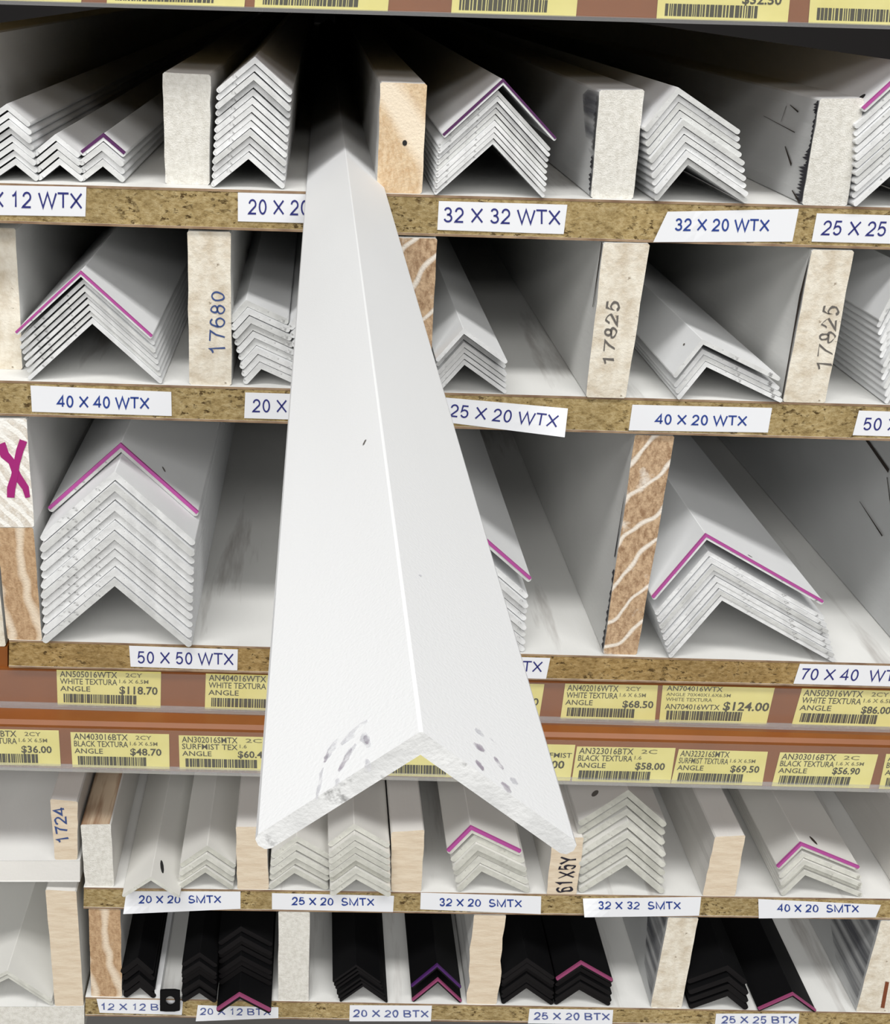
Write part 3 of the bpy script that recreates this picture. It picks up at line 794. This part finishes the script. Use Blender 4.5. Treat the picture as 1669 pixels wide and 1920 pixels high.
PT([(828, 1278), (1021, 1283), (1011, 1346), (824, 1341)], YU, [], '00', 3, 'yellow price tag showing only 00 beside the pulled-out angle', pr_q=(.84, .36, .97, .58))
PT([(1060, 1282), (1234, 1285), (1228, 1352), (1051, 1347)], YU, std('AN402016WTX', 'WHITE TEXTURA'), '$68.50', 4, 'yellow price tag priced sixty-eight dollars fifty', pr_q=(.64, .36, .97, .56))
PT([(1243, 1285), (1453, 1290), (1437, 1358), (1236, 1354)], YU, [('AN704016WTX', .04, .86, .54, .14), ('ANGLE 70X40X1.6X6.5M', .04, .72, .62, .09), ('WHITE TEXTURA', .04, .58, .46, .10), ('AN704016WTX', .04, .36, .54, .15)], '$124.00', 5, 'yellow price tag priced one hundred twenty-four dollars', pr_q=(.57, .36, .99, .60))
PT([(1504, 1291), (1705, 1296), (1690, 1364), (1485, 1358)], YU, std('AN503016WTX', 'WHITE TEXTURA'), '$86.00', 6, 'yellow price tag priced eighty-six dollars', pr_q=(.60, .36, .87, .56))
PT([(-80, 1366), (110, 1370), (114, 1436), (-76, 1433)], YLO, std('AN323216BTX', 'BLACK TEXTURA'), '$36.00', 7, 'yellow price tag priced thirty-six dollars', pr_q=(.62, .36, .92, .56))
PT([(132, 1373), (317, 1377), (318, 1442), (136, 1438)], YLO, std('AN403016BTX', 'BLACK TEXTURA'), '$48.70', 8, 'yellow price tag priced forty-eight dollars seventy', pr_q=(.60, .38, .92, .58))
PT([(335, 1379), (525, 1383), (526, 1446), (337, 1442)], YLO, std('AN302016SMTX', 'SURFMIST TEX', '1.6', '2C'), '$60.40', 9, 'yellow price tag priced sixty dollars forty', pr_q=(.58, .38, .88, .58))
PT([(715, 1388), (875, 1391), (874, 1458), (714, 1454)], YLO, [], None, 10, 'yellow price tag showing through under the pulled-out angle ridge')
PT([(890, 1393), (1079, 1397), (1069, 1464), (884, 1460)], YLO, [('SURFMIST', .60, .64, .98, .14)], '$49.00', 11, 'yellow price tag ending in nine dollars beside the pulled-out angle', pr_q=(.56, .34, .92, .56))
PT([(1082, 1400), (1267, 1403), (1257, 1469), (1072, 1465)], YLO, std('AN323016BTX', 'BLACK TEXTURA', '1.6', '2C'), '$58.00', 12, 'yellow price tag priced fifty-eight dollars', pr_q=(.62, .38, .92, .58))
PT([(1273, 1405), (1440, 1410), (1429, 1473), (1258, 1469)], YLO, std('AN323216SMTX', 'SURFMIST TEXTURA', '1.6 X 6.5M', None), '$69.50', 13, 'yellow price tag priced sixty-nine dollars fifty', pr_q=(.62, .38, .94, .58))
PT([(1463, 1411), (1647, 1415), (1630, 1478), (1447, 1474)], YLO, std('AN303016BTX', 'BLACK TEXTURA', '1.6 X 6.5M', '2C'), '$56.90', 14, 'yellow price tag priced fifty-six dollars ninety', pr_q=(.58, .40, .86, .60))
PT([(1662, 1414), (1840, 1418), (1826, 1483), (1648, 1479)], YLO, std('AN252516BTX', 'BLACK TEXTURA'), None, 15, 'yellow price tag cut off right of the fifty-six dollar tag')
for i, (xl, xr, nm) in enumerate([(-100, 152, 'above the tallest 12 X 12 WTX stack'), (200, 458, 'above the rough board by 12 X 12 WTX'), (477, 727, 'above the pulled-out angle'),
                                  (846, 1080, 'above the 32 X 32 WTX stack'), (1231, 1477, 'above the 32 X 20 WTX stack'), (1516, 1760, 'above the 25 X 25 WTX stack')]):
    yb = lambda x: 1.0+.028*x
    PT([(xl+7, yb(xl)-92), (xr+9, yb(xr)-92), (xr, yb(xr)), (xl, yb(xl))], YT, [], '$32.50' if i == 4 else None, 30+i, 'yellow barcode tag in the uppermost rail '+nm, pr_q=(.64, .36, .94, .56))

# ---------------------------------------------------------------- small details
# scuffs near the cut end of the pulled angle, lying on its two outer faces
def leg_hit(side, px, py):
    o, Lf, Rf, O, fr, t, Y, base = PULL
    a_, n_ = (fr[0], fr[1]) if side < 0 else (fr[2], fr[3])
    p0 = base+Vector((O.x, 0, O.y))
    d_ = FW+(px-834.5)/F*RT-(py-960)/F*UP
    nn = Vector((a_.x, 0, a_.y)).cross(Vector((DX, 1, DZC))).normalized()
    if nn.z < 0: nn = -nn
    return CAM+d_*((p0-CAM).dot(nn)/d_.dot(nn))+nn*.00008-base
def leg_stroke(side, p, q, w_, mat):
    n_ = 5; vs, fs = [], []
    tx, ty = q[0]-p[0], q[1]-p[1]; L = math.hypot(tx, ty); nx, ny = -ty/L, tx/L
    for i in range(n_+1):
        u_ = i/n_; h = w_/2*math.sin(math.pi*(.12+.76*u_))*random.uniform(.75, 1.25)
        x, y = p[0]+tx*u_+nx*random.uniform(-1.5, 1.5), p[1]+ty*u_
        vs += [leg_hit(side, x+nx*h, y+ny*h), leg_hit(side, x-nx*h, y-ny*h)]
        if i: fs.append((2*i-2, 2*i-1, 2*i+1, 2*i))
    mesh_obj('scuff_mark', vs, fs, mat, PULL[0])
G, D_ = M['scuff'], M['scuff_dark']
for sd, p, q, w_, mt in [(-1, (690, 1352), (640, 1396), 12, G), (-1, (634, 1386), (612, 1424), 11, G), (-1, (682, 1374), (692, 1402), 17, G), (-1, (685, 1380), (690, 1396), 9, D_),
                         (-1, (660, 1405), (635, 1447), 9, D_), (-1, (668, 1396), (645, 1425), 9, G), (-1, (690, 1424), (693, 1448), 12, G), (-1, (636, 1460), (632, 1476), 10, G), (-1, (616, 1410), (610, 1430), 7, D_),
                         (-1, (606, 1440), (594, 1500), 6, G),
                         (1, (890, 1366), (906, 1381), 7, G), (1, (888, 1394), (907, 1409), 9, D_), (1, (892, 1426), (906, 1445), 8, D_), (1, (925, 1420), (942, 1443), 7, D_),
                         (1, (940, 1468), (958, 1487), 9, D_), (1, (957, 1459), (969, 1471), 8, G), (1, (916, 1385), (930, 1396), 5, G),
                         (-1, (680, 835), (687, 825), 3, M['pen_grey']), (1, (785, 1078), (790, 1081), 3, G)]:
    leg_stroke(sd, p, q, w_, mt)
def side_marks(o, name, mat, polys, left=True):
    """polys: lists of (s, y): s 0 top..1 bottom along the front edge, y metres back on the side face"""
    P = TC[o.name]; A, B = (P[0], P[3]) if left else (P[1], P[2])
    vs, fs = [], []
    for pl in polys:
        b = len(vs)
        for s_, y in pl:
            p = A+(B-A)*s_
            vs.append(Vector((p.x+DX*y+(-.0005 if left else .0005), p.y+y, p.z))-o.location)
        fs.append(tuple(range(b, b+len(pl))))
    return mesh_obj(name, vs, fs, mat, o)
def teeth(s0, s1, n, dmin, dmax, seed):
    r_ = random.Random(seed); out = []
    for i in range(n):
        a_ = s0+(s1-s0)*i/n; b_ = s0+(s1-s0)*(i+1.1)/n
        d_ = r_.uniform(dmin, dmax)
        out.append([(a_, -.0001), (b_, -.0001), (b_-.2*(b_-a_), d_*.5), ((a_+b_)/2+r_.uniform(.0, .01), d_), (a_, d_*.4)])
    return out
def scratch(s0, y0, s1, y1, w_):
    return [(s0, y0), (s0+w_*.3, y0+.0006), (s1+w_, y1), (s1, y1-.0006)]
obs = {o.get('label', ''): o for o in COL.objects}
def by(t): return next(o for l, o in obs.items() if t in l)
b3 = by('black smudged side'); b4 = by('black flaked edge')
side_marks(b4, 'black_flaking', M['flake'], teeth(.02, .12, 4, .002, .006, 1)+teeth(.1, .5, 9, .001, .003, 2)+teeth(.48, .97, 15, .003, .010, 3))
side_marks(b4, 'scratch_marks', M['crack'], [scratch(.52, .028, .66, .018, .03), scratch(.12, .030, .16, .020, .015), scratch(.14, .034, .30, .038, .012), scratch(.30, .060, .36, .020, .008), scratch(.9, .012, .97, .002, .03)])
side_marks(b3, 'black_smear', M['smear'], [[(.02, 0), (.62, 0), (.55, .014), (.35, .022), (.1, .03), (.03, .02)]])
side_marks(b3, 'black_flaking', M['flake'], teeth(.05, .55, 10, .002, .006, 4)+teeth(.6, .98, 9, .001, .006, 5))
b5 = by('twenty-five-by-twenty and forty-by-twenty WTX')
side_marks(b5, 'dark_crack', M['crack'], [[(0, .0005), (.0, .002), (.2, .0035), (.42, .005), (.42, .004), (.2, .0022)]])
b6 = by('tall worn pine board')
side_marks(b6, 'dark_crack', M['flake'], [[(.25, .001), (.3, .002), (.55, .0035), (.55, .002)]]+teeth(.6, .98, 12, .001, .004, 6))
b7 = by('blotched')
side_marks(b7, 'dark_crack', M['crack'], [[(.02, .0002), (.3, .003), (.6, .002), (.98, .001), (.98, -.0001), (.5, .0008)]])
b8 = by('smudged side between')
side_marks(b8, 'black_smear', M['smear'], [[(.0, .001), (.9, .001), (.8, .02), (.3, .03), (.05, .03)]])
b9 = by('cream post with a brown line')
side_marks(b9, 'black_smear', M['smear'], [[(.0, .001), (.95, .001), (.9, .03), (.5, .06), (.05, .06)]])
b10 = by('tall stained white board wall')
side_marks(b10, 'scratch_marks', M['crack'], [scratch(.12, .16, .30, .055, .02), scratch(.42, .030, .50, .012, .02), scratch(.34, .055, .52, .040, .008), scratch(.62, .034, .66, .012, .035), scratch(.55, .08, .60, .05, .008)])
# perforated black tab over the twelve-by-twelve label
def plate(px0, py0, px1, py1, cx, cy, r_, Y, th):
    n = 16; ring, rect = [], []
    for i in range(n):
        a_ = 2*math.pi*i/n; c_, s_ = math.cos(a_), math.sin(a_)
        ring.append((cx+r_*c_, cy+r_*s_))
        t_ = min(((px1-cx) if c_ > 0 else (cx-px0))/max(1e-6, abs(c_)), ((py1-cy) if s_ > 0 else (cy-py0))/max(1e-6, abs(s_)))
        rect.append((cx+t_*c_, cy+t_*s_))
    P = [U(*p, Y) for p in ring+rect]; Q = [p+Vector((0, th, 0)) for p in P]
    vs = P+Q; m_ = 2*n; fs = []
    for i in range(n):
        j = (i+1) % n
        fs += [(i, j, n+j, n+i), (m_+n+i, m_+n+j, m_+j, m_+i), (n+i, n+j, m_+n+j, m_+n+i), (j, i, m_+i, m_+j)]
    return vs, fs
o = mesh_obj('perforated_tab', *plate(300, 1857, 337, 1897, 319, 1877, 9, -.0035, .0012), M['black'])
tag(o, 'black metal tab with a round hole over the twelve-by-twelve BTX label', 'tab')
# thin white partition strip between the black stacks
P = [U(*p, 0) for p in [(292, 1709), (299, 1709), (302, 1870), (291, 1870)]]
for q_ in (2, 3): P[q_].z = shelf_z(5, P[q_].x)+.0001
zt = P[2].z+.006
v, f = prism([(P[3].x, P[3].z), (P[2].x, P[2].z), (P[2].x, zt), (P[3].x, zt)], 0, DEPTH-.1, DX, DZC)
o = mesh_obj('white_strip', v, f, M['white']); tag(o, 'thin white strip lying between the black stacks by the perforated tab', 'strip')
# dark drill slots on angle surfaces
def surf_mark(o, pts, mat, name='drill_slot'):
    vs = [U(x, y, Yp) for x, y, Yp in pts]
    m_ = mesh_obj(name, vs, [tuple(range(len(vs)))], mat, o); m_.location = -o.location
def leg_mark(o, side, u, yy, du, dy, mat, rot=0.0, name='drill_slot'):
    Lf_, Rf_, O_, fr_, t_ = GEO[o.name]
    a_, n_, Fp = (fr_[0], fr_[1], Lf_) if side < 0 else (fr_[2], fr_[3], Rf_)
    tip = Fp+n_*t_; vs = []
    for i in range(10):
        ph = 2*math.pi*i/10; cu, cy_ = du*math.cos(ph), dy*math.sin(ph)
        uu, y_ = u+cu*math.cos(rot)-cy_*12*math.sin(rot), yy+cy_*math.cos(rot)+cu/12*math.sin(rot)
        p = O_+(tip-O_)*uu+n_*.0001
        vs.append((p.x+DX*y_, y_, p.y))
    mesh_obj(name, vs, [tuple(range(10))], mat, o)
def angle_by(t): return next(o for l, o in obs.items() if t in l)
leg_mark(angle_by('lying single over the twenty-by-twenty SMTX'), 1, .28, .012, .09, .0030, M['hole'], -.5)
leg_mark(angle_by('topmost of stack above the forty-by-twenty SMTX'), 1, .30, .008, .05, .0022, M['crack'], -.6)
leg_mark(angle_by('topmost of stack above the thirty-two-by-thirty-two SMTX'), -1, .55, .012, .07, .0020, M['pen_grey'])
leg_mark(angle_by('topmost of stack above the forty-by-twenty WTX'), -1, .35, .012, .03, .0010, M['pen_grey'])
leg_mark(angle_by('topmost of stack above the fifty-by-fifty WTX'), 1, .50, .012, .03, .0010, M['pen_grey'], -.6)
leg_mark(angle_by('topmost of stack above the seventy-by-forty WTX'), 1, .40, .006, .02, .0007, M['pen_grey'])
leg_mark(angle_by('topmost of stack above the twenty-five-by-twenty-five WTX'), -1, .80, .010, .08, .0020, M['hole'])

# ---------------------------------------------------------------- turn the place so that the boards run along +Y
TURN = math.atan(DX)
RZ = Matrix.Rotation(TURN, 4, 'Z')
seen = set()
for o in COL.objects:
    if o.type == 'MESH' and o.data.name not in seen:
        seen.add(o.data.name); o.data.transform(RZ)
    if o.type in ('CAMERA', 'LIGHT'): o.matrix_basis = RZ @ o.matrix_basis
    else: o.location = RZ @ o.location
    for kk in ('_Y', '_t'):
        if kk in o: del o[kk]
